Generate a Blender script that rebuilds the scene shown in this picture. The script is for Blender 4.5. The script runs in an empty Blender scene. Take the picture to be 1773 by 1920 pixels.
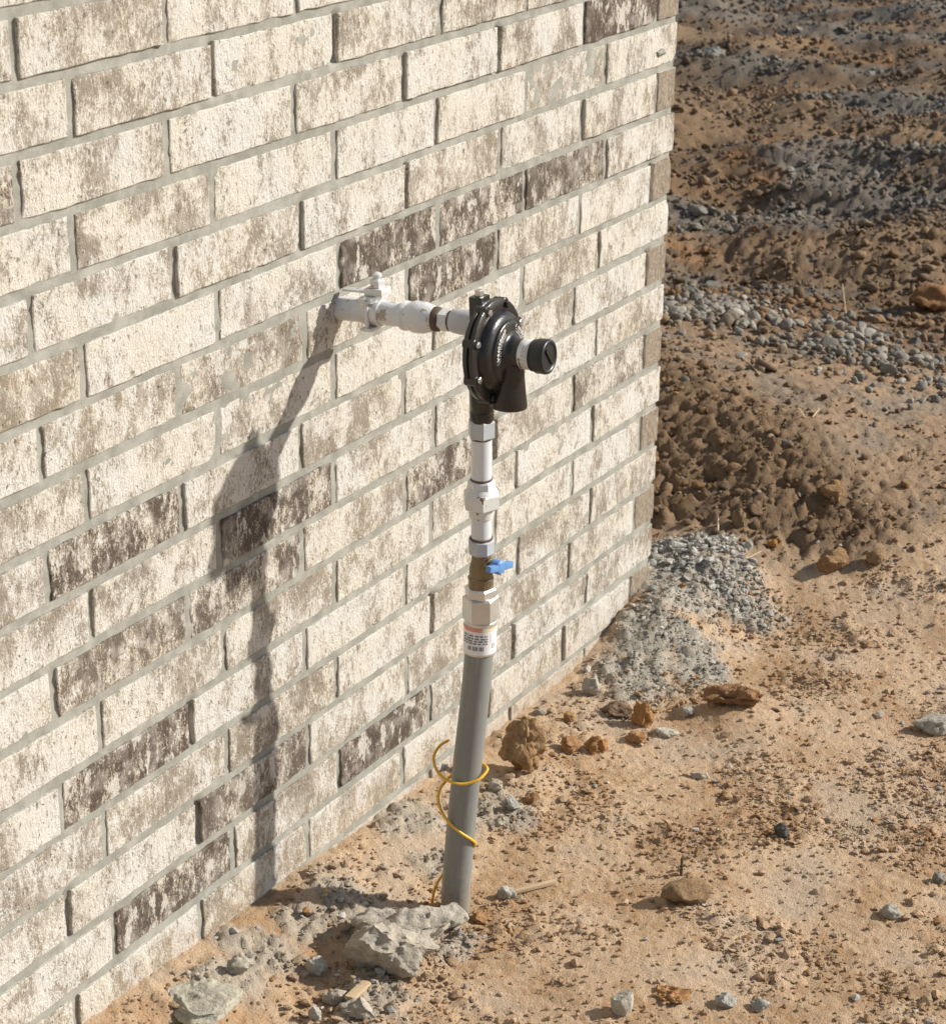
import bpy, bmesh, math, random
import numpy as np
from mathutils import Vector, Matrix

# ------------------------------------------------------------------ camera
SC = bpy.context.scene
COL = SC.collection
ZO = 1.10                                     # ground datum is about z = 0
CAM = np.array([-3.31855222, -1.56233356, 0.57040606 + ZO])
B = np.array([[0.5098768560678002, 0.31852900496146375, -0.7991025370030278],
              [-0.8601084653779546, 0.2054591535907784, -0.46690466263568264],
              [0.015460253283673769, 0.9253787382493835, 0.378728360918989]])
F, CX, CY = 4099.877, 886.5, 960.0            # focal length in photo pixels, image centre
cam_data = bpy.data.cameras.new('camera')
cam = bpy.data.objects.new('camera', cam_data)
COL.objects.link(cam)
mw = Matrix.Identity(4)
for i in range(3):
    for j in range(3):
        mw[i][j] = B[i, j]
    mw[i][3] = CAM[i]
cam.matrix_world = mw
cam_data.sensor_fit = 'VERTICAL'
cam_data.sensor_height = 36.0
cam_data.lens = F / 1920.0 * 36.0
cam_data.clip_start, cam_data.clip_end = 0.05, 500.0
cam_data.dof.use_dof = True
cam_data.dof.focus_distance = 2.95
cam_data.dof.aperture_fstop = 18.0
SC.camera = cam

# ------------------------------------------------------------------ light
SUN = np.array([-0.80, 1.0, -0.80])           # direction in which the sunlight travels
sd = SUN / np.linalg.norm(SUN)
world = bpy.data.worlds.new('World')
SC.world = world
world.use_nodes = True
wt = world.node_tree
sky = wt.nodes.new('ShaderNodeTexSky')
sky.sky_type = 'NISHITA'
sky.sun_disc = False
sky.sun_elevation = math.asin(-sd[2])
sky.sun_rotation = math.atan2(-sd[0], -sd[1])
bg = wt.nodes['Background']
wt.links.new(sky.outputs[0], bg.inputs[0])
bg.inputs[1].default_value = 0.085
sun_data = bpy.data.lights.new('sun', 'SUN')
sun_data.energy = 4.4
sun_data.angle = math.radians(1.2)
sun_data.color = (1.0, 0.958, 0.89)
sun = bpy.data.objects.new('sun', sun_data)
COL.objects.link(sun)
sun.rotation_euler = Vector(sd).to_track_quat('-Z', 'Y').to_euler()
sun.location = (2.5, -3.0, 4.0)
SC.view_settings.view_transform = 'Standard'
SC.view_settings.look = 'None'
SC.view_settings.gamma = 1.0
SC.view_settings.exposure = 0.40
SC.render.engine = 'CYCLES'

# ------------------------------------------------------------------ pixel <-> place
def ray(px, py):
    d = B @ np.array([(px - CX) / F, -(py - CY) / F, -1.0])
    return d / np.linalg.norm(d)

def hit(px, py, axis, val):
    d = ray(px, py)
    return CAM + d * ((val - CAM[axis]) / d[axis])

def ppm(p):                                   # photo pixels per metre at a point
    return F / (-(B.T @ (np.asarray(p) - CAM))[2])

def wall_x(px, z):                            # x of the wall point at height z seen in pixel column px
    a = (px - CX) / F
    q0 = B.T @ (np.array([0, 0, z]) - CAM)
    dq = B.T @ np.array([1.0, 0, 0])
    return -(q0[0] + a * q0[2]) / (dq[0] + a * dq[2])

# ------------------------------------------------------------------ helpers
rng = np.random.default_rng(7)
random.seed(5)

def tag(o, label=None, cat=None, group=None, kind=None):
    if label: o['label'] = label
    if cat: o['category'] = cat
    if group: o['group'] = group
    if kind: o['kind'] = kind
    return o

def empty(name, loc=(0, 0, 0)):
    o = bpy.data.objects.new(name, None)
    o.location = loc
    o.empty_display_size = 0.05
    COL.objects.link(o)
    return o

def link(name, me, mat=None, parent=None):
    o = bpy.data.objects.new(name, me)
    if mat is not None and not me.materials:
        for m in (mat if isinstance(mat, (list, tuple)) else [mat]):
            me.materials.append(m)
    COL.objects.link(o)
    if parent is not None:
        o.parent = parent
        pw = Vector((0, 0, 0))
        p = parent
        while p is not None:
            pw += p.location
            p = p.parent
        o.location = -pw                       # meshes are written in world coordinates
    return o

def mesh(name, verts, faces, smooth=True, sharp=35):
    me = bpy.data.meshes.new(name)
    me.from_pydata([tuple(map(float, v)) for v in verts], [], faces)
    me.validate()
    if smooth:
        me.polygons.foreach_set('use_smooth', [True] * len(me.polygons))
        me.set_sharp_from_angle(angle=math.radians(sharp))
    me.update()
    return me

def frame(n, hint=(0, 0, 1)):
    n = np.asarray(n, float); n = n / np.linalg.norm(n)
    h = np.asarray(hint, float)
    if abs(n @ h) > 0.95: h = np.array([1.0, 0, 0])
    a = np.cross(h, n); a /= np.linalg.norm(a)
    return a, np.cross(n, a), n

def lathe(o, n, prof, seg=40, rot=0.0, hint=(0, 0, 1), cap=True, squash=1.0):
    """profile of (distance along n, radius) turned round the axis o + s*n"""
    a, b, n = frame(n, hint)
    o = np.asarray(o, float)
    vs, fs = [], []
    for s, r in prof:
        for k in range(seg):
            t = rot + 2 * math.pi * k / seg
            vs.append(o + n * s + (a * math.cos(t) + b * math.sin(t) * squash) * r)
    for i in range(len(prof) - 1):
        for k in range(seg):
            k2 = (k + 1) % seg
            fs.append((i * seg + k, i * seg + k2, (i + 1) * seg + k2, (i + 1) * seg + k))
    if cap:
        fs.append(tuple(range(seg))[::-1])
        fs.append(tuple(range((len(prof) - 1) * seg, len(prof) * seg)))
    return vs, fs

def hexa(o, n, L, R, ch=0.0018, rot=0.0, hint=(0, 0, 1), sides=6):
    k = min(ch, L * 0.3)
    return lathe(o, n, [(0, R - ch * 1.2), (k, R), (L - k, R), (L, R - ch * 1.2)], seg=sides, rot=rot, hint=hint)

def tube(pts, r, seg=14):
    pts = [np.asarray(p, float) for p in pts]
    rs = r if hasattr(r, '__len__') else [r] * len(pts)
    vs, fs = [], []
    a = None
    for i, p in enumerate(pts):
        t = pts[min(i + 1, len(pts) - 1)] - pts[max(i - 1, 0)]
        t /= np.linalg.norm(t)
        if a is None:
            a = frame(t)[0]
        a = a - t * (a @ t); a /= np.linalg.norm(a)
        b = np.cross(t, a)
        for k in range(seg):
            u = 2 * math.pi * k / seg
            vs.append(p + (a * math.cos(u) + b * math.sin(u)) * rs[i])
    for i in range(len(pts) - 1):
        for k in range(seg):
            k2 = (k + 1) % seg
            fs.append((i * seg + k, i * seg + k2, (i + 1) * seg + k2, (i + 1) * seg + k))
    fs.append(tuple(range(seg))[::-1]); fs.append(tuple(range((len(pts) - 1) * seg, len(pts) * seg)))
    return vs, fs

def spline(pts, n):
    """Catmull-Rom through pts"""
    P = [np.asarray(p, float) for p in pts]
    P = [2 * P[0] - P[1]] + P + [2 * P[-1] - P[-2]]
    out = []
    m = len(P) - 3
    for i in range(n + 1):
        u = i / n * m
        k = min(int(u), m - 1); t = u - k
        p0, p1, p2, p3 = P[k:k + 4]
        out.append(0.5 * (2 * p1 + (p2 - p0) * t + (2 * p0 - 5 * p1 + 4 * p2 - p3) * t * t + (3 * p1 - p0 - 3 * p2 + p3) * t ** 3))
    return out

def box(c, sx, sy, sz, ax=None, bevel=0.0):
    """axis-aligned (or frame ax) bevelled box as a bmesh, returned as verts/faces"""
    bm = bmesh.new()
    bmesh.ops.create_cube(bm, size=1.0)
    for v in bm.verts:
        v.co = Vector((v.co.x * sx, v.co.y * sy, v.co.z * sz))
    if bevel:
        bmesh.ops.bevel(bm, geom=list(bm.edges), offset=bevel, segments=2, profile=0.7, affect='EDGES')
    A = np.eye(3) if ax is None else np.array(ax).T
    vs = [np.asarray(c, float) + A @ np.array(v.co) for v in bm.verts]
    bm.verts.index_update()
    fs = [tuple(v.index for v in f.verts) for f in bm.faces]
    bm.free()
    return vs, fs

def join(*parts):
    vs, fs = [], []
    for v, f in parts:
        k = len(vs)
        vs += list(v); fs += [tuple(i + k for i in q) for q in f]
    return vs, fs

# ---- noise in numpy
_perm = np.random.default_rng(3).permutation(512).astype(np.int64)
def _hash(i, j, k=0):
    return _perm[(_perm[(_perm[i & 511] + j) & 511] + k) & 511]
_g2 = np.stack([np.cos(np.arange(512) / 512 * 2 * np.pi), np.sin(np.arange(512) / 512 * 2 * np.pi)], 1)
def pn2(x, y, seed=0):
    xi = np.floor(x).astype(np.int64); yi = np.floor(y).astype(np.int64)
    xf = x - xi; yf = y - yi
    u = xf * xf * xf * (xf * (xf * 6 - 15) + 10); v = yf * yf * yf * (yf * (yf * 6 - 15) + 10)
    def g(i, j):
        h = _g2[_hash(xi + i, yi + j, seed)]
        return h[..., 0] * (xf - i) + h[..., 1] * (yf - j)
    a = g(0, 0) * (1 - u) + g(1, 0) * u
    b = g(0, 1) * (1 - u) + g(1, 1) * u
    return (a * (1 - v) + b * v) * 1.5
def fbm2(x, y, oct=4, seed=0, gain=0.5):
    s, a, f = 0, 1, 1
    for o in range(oct):
        s = s + a * pn2(x * f + 17.3 * o, y * f - 9.1 * o, seed + o); a *= gain; f *= 2.03
    return s
_g3 = np.random.default_rng(4).normal(size=(512, 3)); _g3 /= np.linalg.norm(_g3, axis=1)[:, None]
def pn3(p, seed=0):
    pi = np.floor(p).astype(np.int64); pf = p - pi
    w = pf * pf * pf * (pf * (pf * 6 - 15) + 10)
    s = 0
    for i in (0, 1):
        for j in (0, 1):
            for k in (0, 1):
                g = _g3[_hash(pi[:, 0] + i + seed, pi[:, 1] + j, pi[:, 2] + k)]
                d = (g * (pf - np.array([i, j, k]))).sum(1)
                s = s + d * (w[:, 0] if i else 1 - w[:, 0]) * (w[:, 1] if j else 1 - w[:, 1]) * (w[:, 2] if k else 1 - w[:, 2])
    return s * 1.5
def smooth(e0, e1, x):
    t = np.clip((x - e0) / (e1 - e0), 0, 1)
    return t * t * (3 - 2 * t)

# ------------------------------------------------------------------ materials
class NT:
    def __init__(self, name):
        self.m = bpy.data.materials.new(name); self.m.use_nodes = True
        self.t = self.m.node_tree; self.bsdf = self.t.nodes['Principled BSDF']
    def n(self, kind, **kw):
        x = self.t.nodes.new(kind)
        for k, v in kw.items():
            if k in x.inputs.keys(): self.put(x.inputs[k], v)
            else: setattr(x, k, v)
        return x
    def put(self, sock, v):
        if hasattr(v, 'is_output') or isinstance(v, bpy.types.NodeSocket): self.t.links.new(v, sock)
        else: sock.default_value = v
    def math(self, op, a, b=0.0, clamp=False):
        x = self.t.nodes.new('ShaderNodeMath'); x.operation = op; x.use_clamp = clamp
        self.put(x.inputs[0], a); self.put(x.inputs[1], b); return x.outputs[0]
    def mix(self, f, a, b, mode='MIX'):
        x = self.t.nodes.new('ShaderNodeMix'); x.data_type = 'RGBA'; x.blend_type = mode
        self.put(x.inputs[0], f); self.put(x.inputs[6], a); self.put(x.inputs[7], b); return x.outputs[2]
    def ramp(self, f, lo, hi):
        x = self.t.nodes.new('ShaderNodeMapRange'); x.interpolation_type = 'SMOOTHSTEP'
        self.put(x.inputs[0], f); x.inputs[1].default_value = lo; x.inputs[2].default_value = hi
        return x.outputs[0]
    def noise(self, vec, scale, detail=3, rough=0.55):
        x = self.n('ShaderNodeTexNoise', Scale=scale, Detail=detail, Roughness=rough)
        self.t.links.new(vec, x.inputs['Vector']); return x.outputs['Fac']
    def mapv(self, vec, scale):
        x = self.t.nodes.new('ShaderNodeMapping'); x.inputs['Scale'].default_value = scale
        self.t.links.new(vec, x.inputs['Vector']); return x.outputs[0]
    def bump(self, h, dist, strength=1.0, prev=None):
        x = self.n('ShaderNodeBump', Strength=strength, Distance=dist)
        self.t.links.new(h, x.inputs['Height'])
        if prev is not None: self.t.links.new(prev, x.inputs['Normal'])
        return x.outputs[0]
    def set(self, **kw):
        for k, v in kw.items(): self.put(self.bsdf.inputs[k.replace('_', ' ')], v)
        return self.m

def rgb(r, g, b): return (r, g, b, 1.0)

def brick_material(name, bare=False):
    k = NT(name)
    tc = k.n('ShaderNodeTexCoord').outputs['Object']
    rnd = k.n('ShaderNodeObjectInfo').outputs['Random']
    off = k.n('ShaderNodeCombineXYZ', X=k.math('MULTIPLY', rnd, 61.0), Y=k.math('MULTIPLY', rnd, 23.0), Z=k.math('MULTIPLY', rnd, 37.0)).outputs[0]
    va = k.n('ShaderNodeVectorMath', operation='ADD'); k.put(va.inputs[0], tc); k.put(va.inputs[1], off)
    v = va.outputs[0]
    tone = k.n('ShaderNodeAttribute', attribute_type='OBJECT', attribute_name='tone').outputs['Fac']
    blotch = k.noise(k.mapv(v, (1, 1, 0.75)), 20, 3, 0.55)
    mid = k.noise(k.mapv(v, (1, 1, 0.55)), 75, 3, 0.6)
    streak = k.noise(k.mapv(v, (1, 1, 0.42)), 230, 4, 0.72)
    grain = k.noise(k.mapv(v, (1, 1, 0.6)), 560, 3, 0.8)
    # how much of the cream slurry is worn through
    s = k.math('ADD', k.math('MULTIPLY', blotch, 1.05), k.math('MULTIPLY', mid, 0.65))
    s = k.math('ADD', s, k.math('MULTIPLY', streak, 0.90))
    s = k.math('ADD', s, k.math('MULTIPLY', grain, 1.10))
    s = k.math('ADD', s, k.math('MULTIPLY', tone, 0.40))
    s = k.math('ADD', s, k.math('MULTIPLY', k.math('SUBTRACT', rnd, 0.5), 0.13))
    worn = k.ramp(s, 1.83, 2.08)
    deep = k.math('MULTIPLY', k.ramp(s, 1.98, 2.16), k.ramp(tone, 0.2, 0.75))
    warm = k.noise(v, 9, 2, 0.5)
    cream = k.mix(k.ramp(warm, 0.35, 0.65), rgb(0.735, 0.685, 0.585), rgb(0.73, 0.705, 0.645))
    tan = k.mix(k.ramp(blotch, 0.4, 0.62), rgb(0.385, 0.31, 0.215), rgb(0.325, 0.275, 0.21))
    c = k.mix(worn, cream, tan)
    c = k.mix(deep, c, rgb(0.118, 0.090, 0.070))
    # thin chalky veil that keeps some brown bricks pale
    veil = k.math('MULTIPLY', k.ramp(k.noise(v, 34, 2), 0.45, 0.7), 0.35)
    c = k.mix(veil, c, rgb(0.70, 0.64, 0.56))
    splash = k.math('MULTIPLY', k.ramp(k.noise(k.mapv(v, (1, 1, 0.5)), 42, 5, 0.72), 0.545, 0.60), k.ramp(tone, 0.3, 0.8))
    c = k.mix(k.math('MULTIPLY', splash, 0.85), c, rgb(0.70, 0.65, 0.57))
    pit = k.ramp(k.noise(k.mapv(v, (1, 1, 0.45)), 230, 3, 0.6), 0.645, 0.70)
    c = k.mix(k.math('MULTIPLY', pit, 0.7), c, rgb(0.20, 0.15, 0.11))
    fleck = k.ramp(k.noise(k.mapv(v, (1, 1, 0.35)), 110, 5, 0.75), 0.57, 0.66)
    c = k.mix(k.math('MULTIPLY', fleck, 0.6), c, rgb(0.76, 0.70, 0.61))
    if bare:
        g2 = k.noise(v, 140, 3, 0.6)
        c = k.mix(k.ramp(g2, 0.35, 0.7), rgb(0.29, 0.23, 0.17), rgb(0.41, 0.34, 0.26))
        c = k.mix(k.math('MULTIPLY', fleck, 0.5), c, rgb(0.62, 0.55, 0.45))
    # dust splashed up from the soil over the lowest courses
    pz = k.n('ShaderNodeSeparateXYZ'); k.put(pz.inputs[0], k.n('ShaderNodeNewGeometry').outputs['Position'])
    low_ = k.math('ADD', pz.outputs['Z'], k.math('MULTIPLY', mid, -0.10))
    mr = k.n('ShaderNodeMapRange'); k.put(mr.inputs[0], low_)
    for q_, v_ in zip((1, 2, 3, 4), (-0.075, 0.03, 0.62, 0.0)): mr.inputs[q_].default_value = v_
    c = k.mix(mr.outputs[0], c, rgb(0.50, 0.37, 0.245))
    h = k.math('ADD', k.math('MULTIPLY', streak, 0.9), k.math('MULTIPLY', grain, 0.8))
    h = k.math('SUBTRACT', h, k.math('MULTIPLY', pit, 1.3))
    nb = k.bump(h, 0.0038, 1.0)
    nb = k.bump(mid, 0.005, 0.6, nb)
    return k.set(Base_Color=c, Roughness=0.92, Normal=nb, Specular_IOR_Level=0.25)

def plain(name, col, rough=0.6, metal=0.0, var=0.12, vscale=60, chips=None, chip_scale=55, chip_lo=0.62, bump=0.0, spec=0.5):
    k = NT(name)
    v = k.n('ShaderNodeTexCoord').outputs['Object']
    nz = k.noise(v, vscale, 4, 0.6)
    c = k.mix(nz, rgb(*[x * (1 - var) for x in col]), rgb(*[min(1, x * (1 + var)) for x in col]))
    r = k.math('ADD', rough - 0.08, k.math('MULTIPLY', nz, 0.16))
    if chips:
        ch = k.ramp(k.noise(v, chip_scale, 4, 0.6), chip_lo, chip_lo + 0.035)
        c = k.mix(ch, c, rgb(*chips))
    kw = dict(Base_Color=c, Roughness=r, Metallic=metal, Specular_IOR_Level=spec)
    if bump:
        kw['Normal'] = k.bump(k.noise(v, vscale * 6, 3, 0.6), bump, 0.8)
    return k.set(**kw)

def soil_material(name, bump_scale=380, bump_d=0.004, fine=0.35, rough=0.95):
    k = NT(name)
    v = k.n('ShaderNodeTexCoord').outputs['Object']
    a = k.n('ShaderNodeAttribute', attribute_name='col').outputs['Color']
    g = k.noise(v, bump_scale, 4, 0.7)
    g2 = k.noise(v, bump_scale * 0.23, 3, 0.6)
    f = k.math('ADD', 1.0 - fine, k.math('MULTIPLY', k.math('ADD', g, g2), fine))
    sc = k.n('ShaderNodeVectorMath', operation='SCALE'); k.put(sc.inputs[0], a); k.put(sc.inputs['Scale'], f)
    nb = k.bump(g, bump_d, 0.9)
    nb = k.bump(g2, bump_d * 1.6, 0.6, nb)
    return k.set(Base_Color=sc.outputs[0], Roughness=rough, Normal=nb, Specular_IOR_Level=0.2)

M = {}
M['brick'] = brick_material('whitewashed_brick')
M['brick_end'] = brick_material('bare_brick_end', True)
kk = NT('mortar')
_v = kk.n('ShaderNodeTexCoord').outputs['Object']
_a = kk.ramp(kk.noise(_v, 26, 6, 0.7), 0.33, 0.67); _b = kk.noise(_v, 700, 3, 0.7)
_c = kk.mix(_a, rgb(0.235, 0.23, 0.195), rgb(0.36, 0.35, 0.30))
_c = kk.mix(kk.math('MULTIPLY', kk.ramp(_b, 0.45, 0.75), 0.35), _c, rgb(0.50, 0.48, 0.42))
M['mortar'] = kk.set(Base_Color=_c, Roughness=0.95, Normal=kk.bump(_b, 0.0012, 0.7), Specular_IOR_Level=0.2)
kb = NT('coursed_brick')                       # brickwork beyond the picture, too far out of view to build piece by piece
_g = kb.n('ShaderNodeNewGeometry').outputs['Position']
_s = kb.n('ShaderNodeSeparateXYZ'); kb.put(_s.inputs[0], _g)
_u = kb.n('ShaderNodeCombineXYZ', X=kb.math('SUBTRACT', _s.outputs['X'], _s.outputs['Y']), Y=kb.math('SUBTRACT', _s.outputs['Z'], ZO + 0.0748766 / 2)).outputs[0]
_t = kb.n('ShaderNodeTexBrick', Scale=1.0); kb.put(_t.inputs['Vector'], _u)
_t.offset = 0.3
for _k, _x in (('Mortar Size', 0.0058), ('Mortar Smooth', 0.1), ('Brick Width', 0.254), ('Row Height', 0.0748766), ('Bias', -0.2)): _t.inputs[_k].default_value = _x
_n = kb.noise(kb.mapv(_g, (1, 1, 0.5)), 30, 6, 0.72)
kb.put(_t.inputs['Color1'], kb.mix(kb.ramp(_n, 0.45, 0.6), rgb(0.74, 0.69, 0.59), rgb(0.36, 0.29, 0.21)))
kb.put(_t.inputs['Color2'], kb.mix(kb.ramp(_n, 0.40, 0.56), rgb(0.70, 0.65, 0.56), rgb(0.28, 0.225, 0.17)))
_t.inputs['Mortar'].default_value = rgb(0.30, 0.29, 0.25)
M['coursed'] = kb.set(Base_Color=_t.outputs['Color'], Roughness=0.92, Normal=kb.bump(kb.math('SUBTRACT', kb.math('MULTIPLY', _n, 0.3), _t.outputs['Fac']), 0.004, 0.8), Specular_IOR_Level=0.25)
M['soil'] = soil_material('soil')
M['stone'] = soil_material('stone', 260, 0.003, 0.5)
M['white_paint'] = plain('white_pipe_paint', (0.63, 0.64, 0.65), 0.42, var=0.05)
M['grey_paint'] = plain('grey_white_pipe_paint', (0.66, 0.665, 0.665), 0.5, var=0.10, chips=(0.40, 0.35, 0.26), chip_scale=44, chip_lo=0.575, bump=0.0012)
M['chipped_paint'] = plain('chipped_white_paint', (0.64, 0.635, 0.60), 0.45, var=0.08, chips=(0.16, 0.11, 0.07), chip_scale=55, chip_lo=0.56)
M['hex_grey'] = plain('grey_fitting_paint', (0.44, 0.46, 0.48), 0.45, var=0.1)
M['thread'] = plain('brown_pipe_dope', (0.105, 0.068, 0.04), 0.6, var=0.35, vscale=160, bump=0.0015)
M['black_paint'] = plain('black_regulator_paint', (0.016, 0.0135, 0.0115), 0.29, var=0.45, vscale=40, spec=0.55, bump=0.0004)
M['black_cap'] = plain('black_plastic_cap', (0.014, 0.016, 0.016), 0.38, var=0.2)
M['bolt'] = plain('bright_bolt', (0.55, 0.54, 0.52), 0.32, 0.9, 0.2)
M['ink'] = plain('pale_cast_lettering', (0.62, 0.60, 0.55), 0.6, var=0.1)
M['brass'] = plain('tarnished_brass', (0.215, 0.165, 0.098), 0.46, 0.65, 0.25, 90)
M['zinc'] = plain('zinc_plated_steel', (0.62, 0.61, 0.57), 0.46, 0.75, 0.12, 70)
M['label'] = plain('label_white', (0.76, 0.75, 0.74), 0.4, var=0.03)
M['label_red'] = plain('label_red_band', (0.74, 0.26, 0.20), 0.4, var=0.1)
M['label_yellow'] = plain('label_straw_band', (0.70, 0.64, 0.42), 0.4, var=0.05)
M['label_ink'] = plain('label_ink', (0.16, 0.16, 0.17), 0.5, var=0.1)
kp = NT('grey_polyethylene')
_v = kp.n('ShaderNodeTexCoord').outputs['Object']
_n = kp.noise(_v, 18, 4, 0.6); _d = kp.noise(_v, 130, 4, 0.7)
_c = kp.mix(_n, rgb(0.185, 0.192, 0.178), rgb(0.24, 0.245, 0.225))
_z = kp.n('ShaderNodeSeparateXYZ'); kp.put(_z.inputs[0], kp.n('ShaderNodeNewGeometry').outputs['Position'])
_m = kp.ramp(kp.math('ADD', kp.math('MULTIPLY', _z.outputs['Z'], -2.6), _d), 0.30, 0.75)
_c = kp.mix(kp.math('MULTIPLY', _m, 0.55), _c, rgb(0.40, 0.30, 0.20))
_c = kp.mix(kp.math('MULTIPLY', kp.ramp(kp.noise(kp.mapv(_v, (1, 1, .08)), 260, 3, .6), .60, .68), 0.35), _c, rgb(0.36, 0.36, 0.33))
M['poly'] = kp.set(Base_Color=_c, Roughness=kp.math('ADD', 0.33, kp.math('MULTIPLY', _d, 0.2)))
M['blue'] = plain('blue_valve_handle', (0.12, 0.27, 0.55), 0.42, var=0.08)
M['wire'] = plain('yellow_wire_sheath', (0.80, 0.44, 0.03), 0.35, var=0.05)
M['straw'] = plain('dry_straw', (0.55, 0.42, 0.25), 0.7, var=0.2)
M['wood'] = plain('pale_wood', (0.47, 0.35, 0.215), 0.7, var=0.2, vscale=90)
M['galv'] = plain('galvanised_clamp', (0.68, 0.68, 0.665), 0.45, 0.35, 0.15, chips=(0.30, 0.26, 0.2), chip_lo=0.66)

# ------------------------------------------------------------------ the brick wall
PITCH, CRS, JNT = 0.254, 0.0748766, 0.0115
TOPC, BOTC = -4, 17                            # first and last course
# pixel columns of the upright joints, left to right, course by course
JPX = {-2: [27, 310, 556], -1: [134, 401, 630, 826, 989],
       0: [36, 314, 552, 757.6, 934.7, 1094, 1234], 1: [139, 400.7, 628, 818, 987, 1137],
       2: [59.6, 328.5, 565, 763.4, 938.6, 1092, 1230.4], 3: [157, 409.6, 637, 821.8, 985, 1135],
       4: [79.4, 337.5, 574, 765, 932.7, 1086.5, 1220.7], 5: [164, 411.5, 628, 813, 979.4, 1123.4],
       6: [90, 343, 565, 758, 926, 1075.6, 1213], 7: [173, 413, 627, 814, 974, 1117.8],
       8: [103, 354, 568.6, 761, 928.7, 1074.5, 1206.8], 9: [189.5, 422, 629, 809, 970, 1111],
       10: [117, 361, 574, 761, 928, 1072.6, 1200], 11: [198.5, 427.7, 632, 810.6, 970, 1107],
       12: [131.8, 373.6, 579, 763, 922, 1066, 1189], 13: [216.6, 438.6, 636, 805.7, 962, 1098.6],
       14: [146, 377, 577.6, 755, 917, 1056, 1179]}
# how brown each marked brick is: (course, joints to the right of it)
TONE = {(3, 3): 1.0, (3, 2): .78, (4, 2): .78, (3, 1): .66, (0, 0): .88, (-1, 2): .5, (6, 5): .72, (7, 4): .85,
        (8, 4): .62, (8, 2): .78, (8, 5): .55, (10, 5): .92, (13, 5): .95, (13, 3): .86, (12, 4): .62, (8, 0): .5,
        (0, 1): .38, (0, 6): .62, (9, 5): .2, (2, 0): .3, (4, 4): .4, (5, 1): .33, (11, 4): .35, (13, 4): .3, (1, 5): .25, (7, 5): .3}
DEEP = {(-1, 3), (-1, 4), (0, 1), (6, -1), (4, -1), (11, 2), (13, 1), (12, 4), (10, 4), (12, 5), (9, 1), (14, 1), (2, 2), (8, 1)}   # raked-out upright joints
wall = tag(empty('brick_wall', (-0.9, 0.0, 0.0)), 'whitewashed cream and brown brick house wall with grey mortar joints ending at a corner', 'wall', kind='thing')

def brick_mesh(w, h, depth, seed, edge=0.0010, nx=18, nz=6, end_bare=False):
    """one brick centred on its face centre; the face looks to -y"""
    r = np.random.default_rng(seed)
    xs = np.concatenate([[-.5], np.linspace(-.5, .5, nx)[0:], [.5]])
    zs = np.concatenate([[-.5], np.linspace(-.5, .5, nz)[0:], [.5]])
    bev = 0.0013
    X = np.linspace(-w / 2 + bev, w / 2 - bev, nx); Z = np.linspace(-h / 2 + bev, h / 2 - bev, nz)
    gx = np.concatenate([[-w / 2], X, [w / 2]]); gz = np.concatenate([[-h / 2], Z, [h / 2]])
    VX, VZ = np.meshgrid(gx, gz, indexing='ij')
    sx, sz = r.uniform(0, 90, 2)
    ed = np.zeros_like(VX)
    ed[0, :] = ed[-1, :] = 1; ed[:, 0] = ed[:, -1] = 1
    # wavy arrises and an uneven face
    nxv = fbm2(VZ * 42 + sx, VX * 6 + sz, 3, 2); nzv = fbm2(VX * 38 + sx * 2, VZ * 6 - sz, 3, 5)
    fx = np.abs(VX) / (w / 2); fz = np.abs(VZ) / (h / 2)
    VX2 = VX + nxv * edge * 1.3 * fx ** 6 * np.sign(VX) * 1.0 - np.sign(VX) * (np.abs(fbm2(VZ * 95 + sz, VX * 3, 2, 8)) * edge * 1.4) * fx ** 8
    VZ2 = VZ + nzv * edge * fz ** 6 * np.sign(VZ) - np.sign(VZ) * (np.abs(fbm2(VX * 95 + sx, VZ * 3, 2, 11)) * edge * 1.3) * fz ** 8
    Y = 0.0010 * fbm2(VX * 26 + sx, VZ * 26 + sz, 3, 14) + 0.0009 * ed + 0.0006 * np.abs(fbm2(VX * 120, VZ * 120 + sx, 2, 3))
    # knocked-off corners
    for _ in range(r.integers(0, 2)):
        cx, cz = r.choice([-1, 1]) * w / 2, r.choice([-1, 1]) * h / 2
        if r.random() < .5: cx = r.uniform(-w / 2, w / 2)
        Y = Y + 0.004 * np.exp(-(((VX - cx) / .007) ** 2 + ((VZ - cz) / .005) ** 2))
    n, m = VX.shape
    verts = np.stack([VX2, Y, VZ2], -1).reshape(-1, 3).tolist()
    faces, mats = [], []
    for i in range(n - 1):
        for j in range(m - 1):
            faces.append((i * m + j, (i + 1) * m + j, (i + 1) * m + j + 1, i * m + j + 1)); mats.append(1 if end_bare else 0)
    rim = [i * m for i in range(n)] + [(n - 1) * m + j for j in range(1, m)] + [i * m + m - 1 for i in range(n - 2, -1, -1)] + [j for j in range(m - 2, 0, -1)]
    k0 = len(verts)
    for q in rim:
        v = verts[q]; verts.append([v[0], depth, v[2]])
    L = len(rim)
    for a in range(L):
        b = (a + 1) % L
        faces.append((rim[b], rim[a], k0 + a, k0 + b)); mats.append(0)
    faces.append(tuple(range(k0 + L - 1, k0 - 1, -1))); mats.append(0)
    me = mesh('brick', verts, faces, True, 24)
    me.materials.append(M['brick']); me.materials.append(M['brick_end'])
    me.polygons.foreach_set('material_index', mats)
    return me

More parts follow.
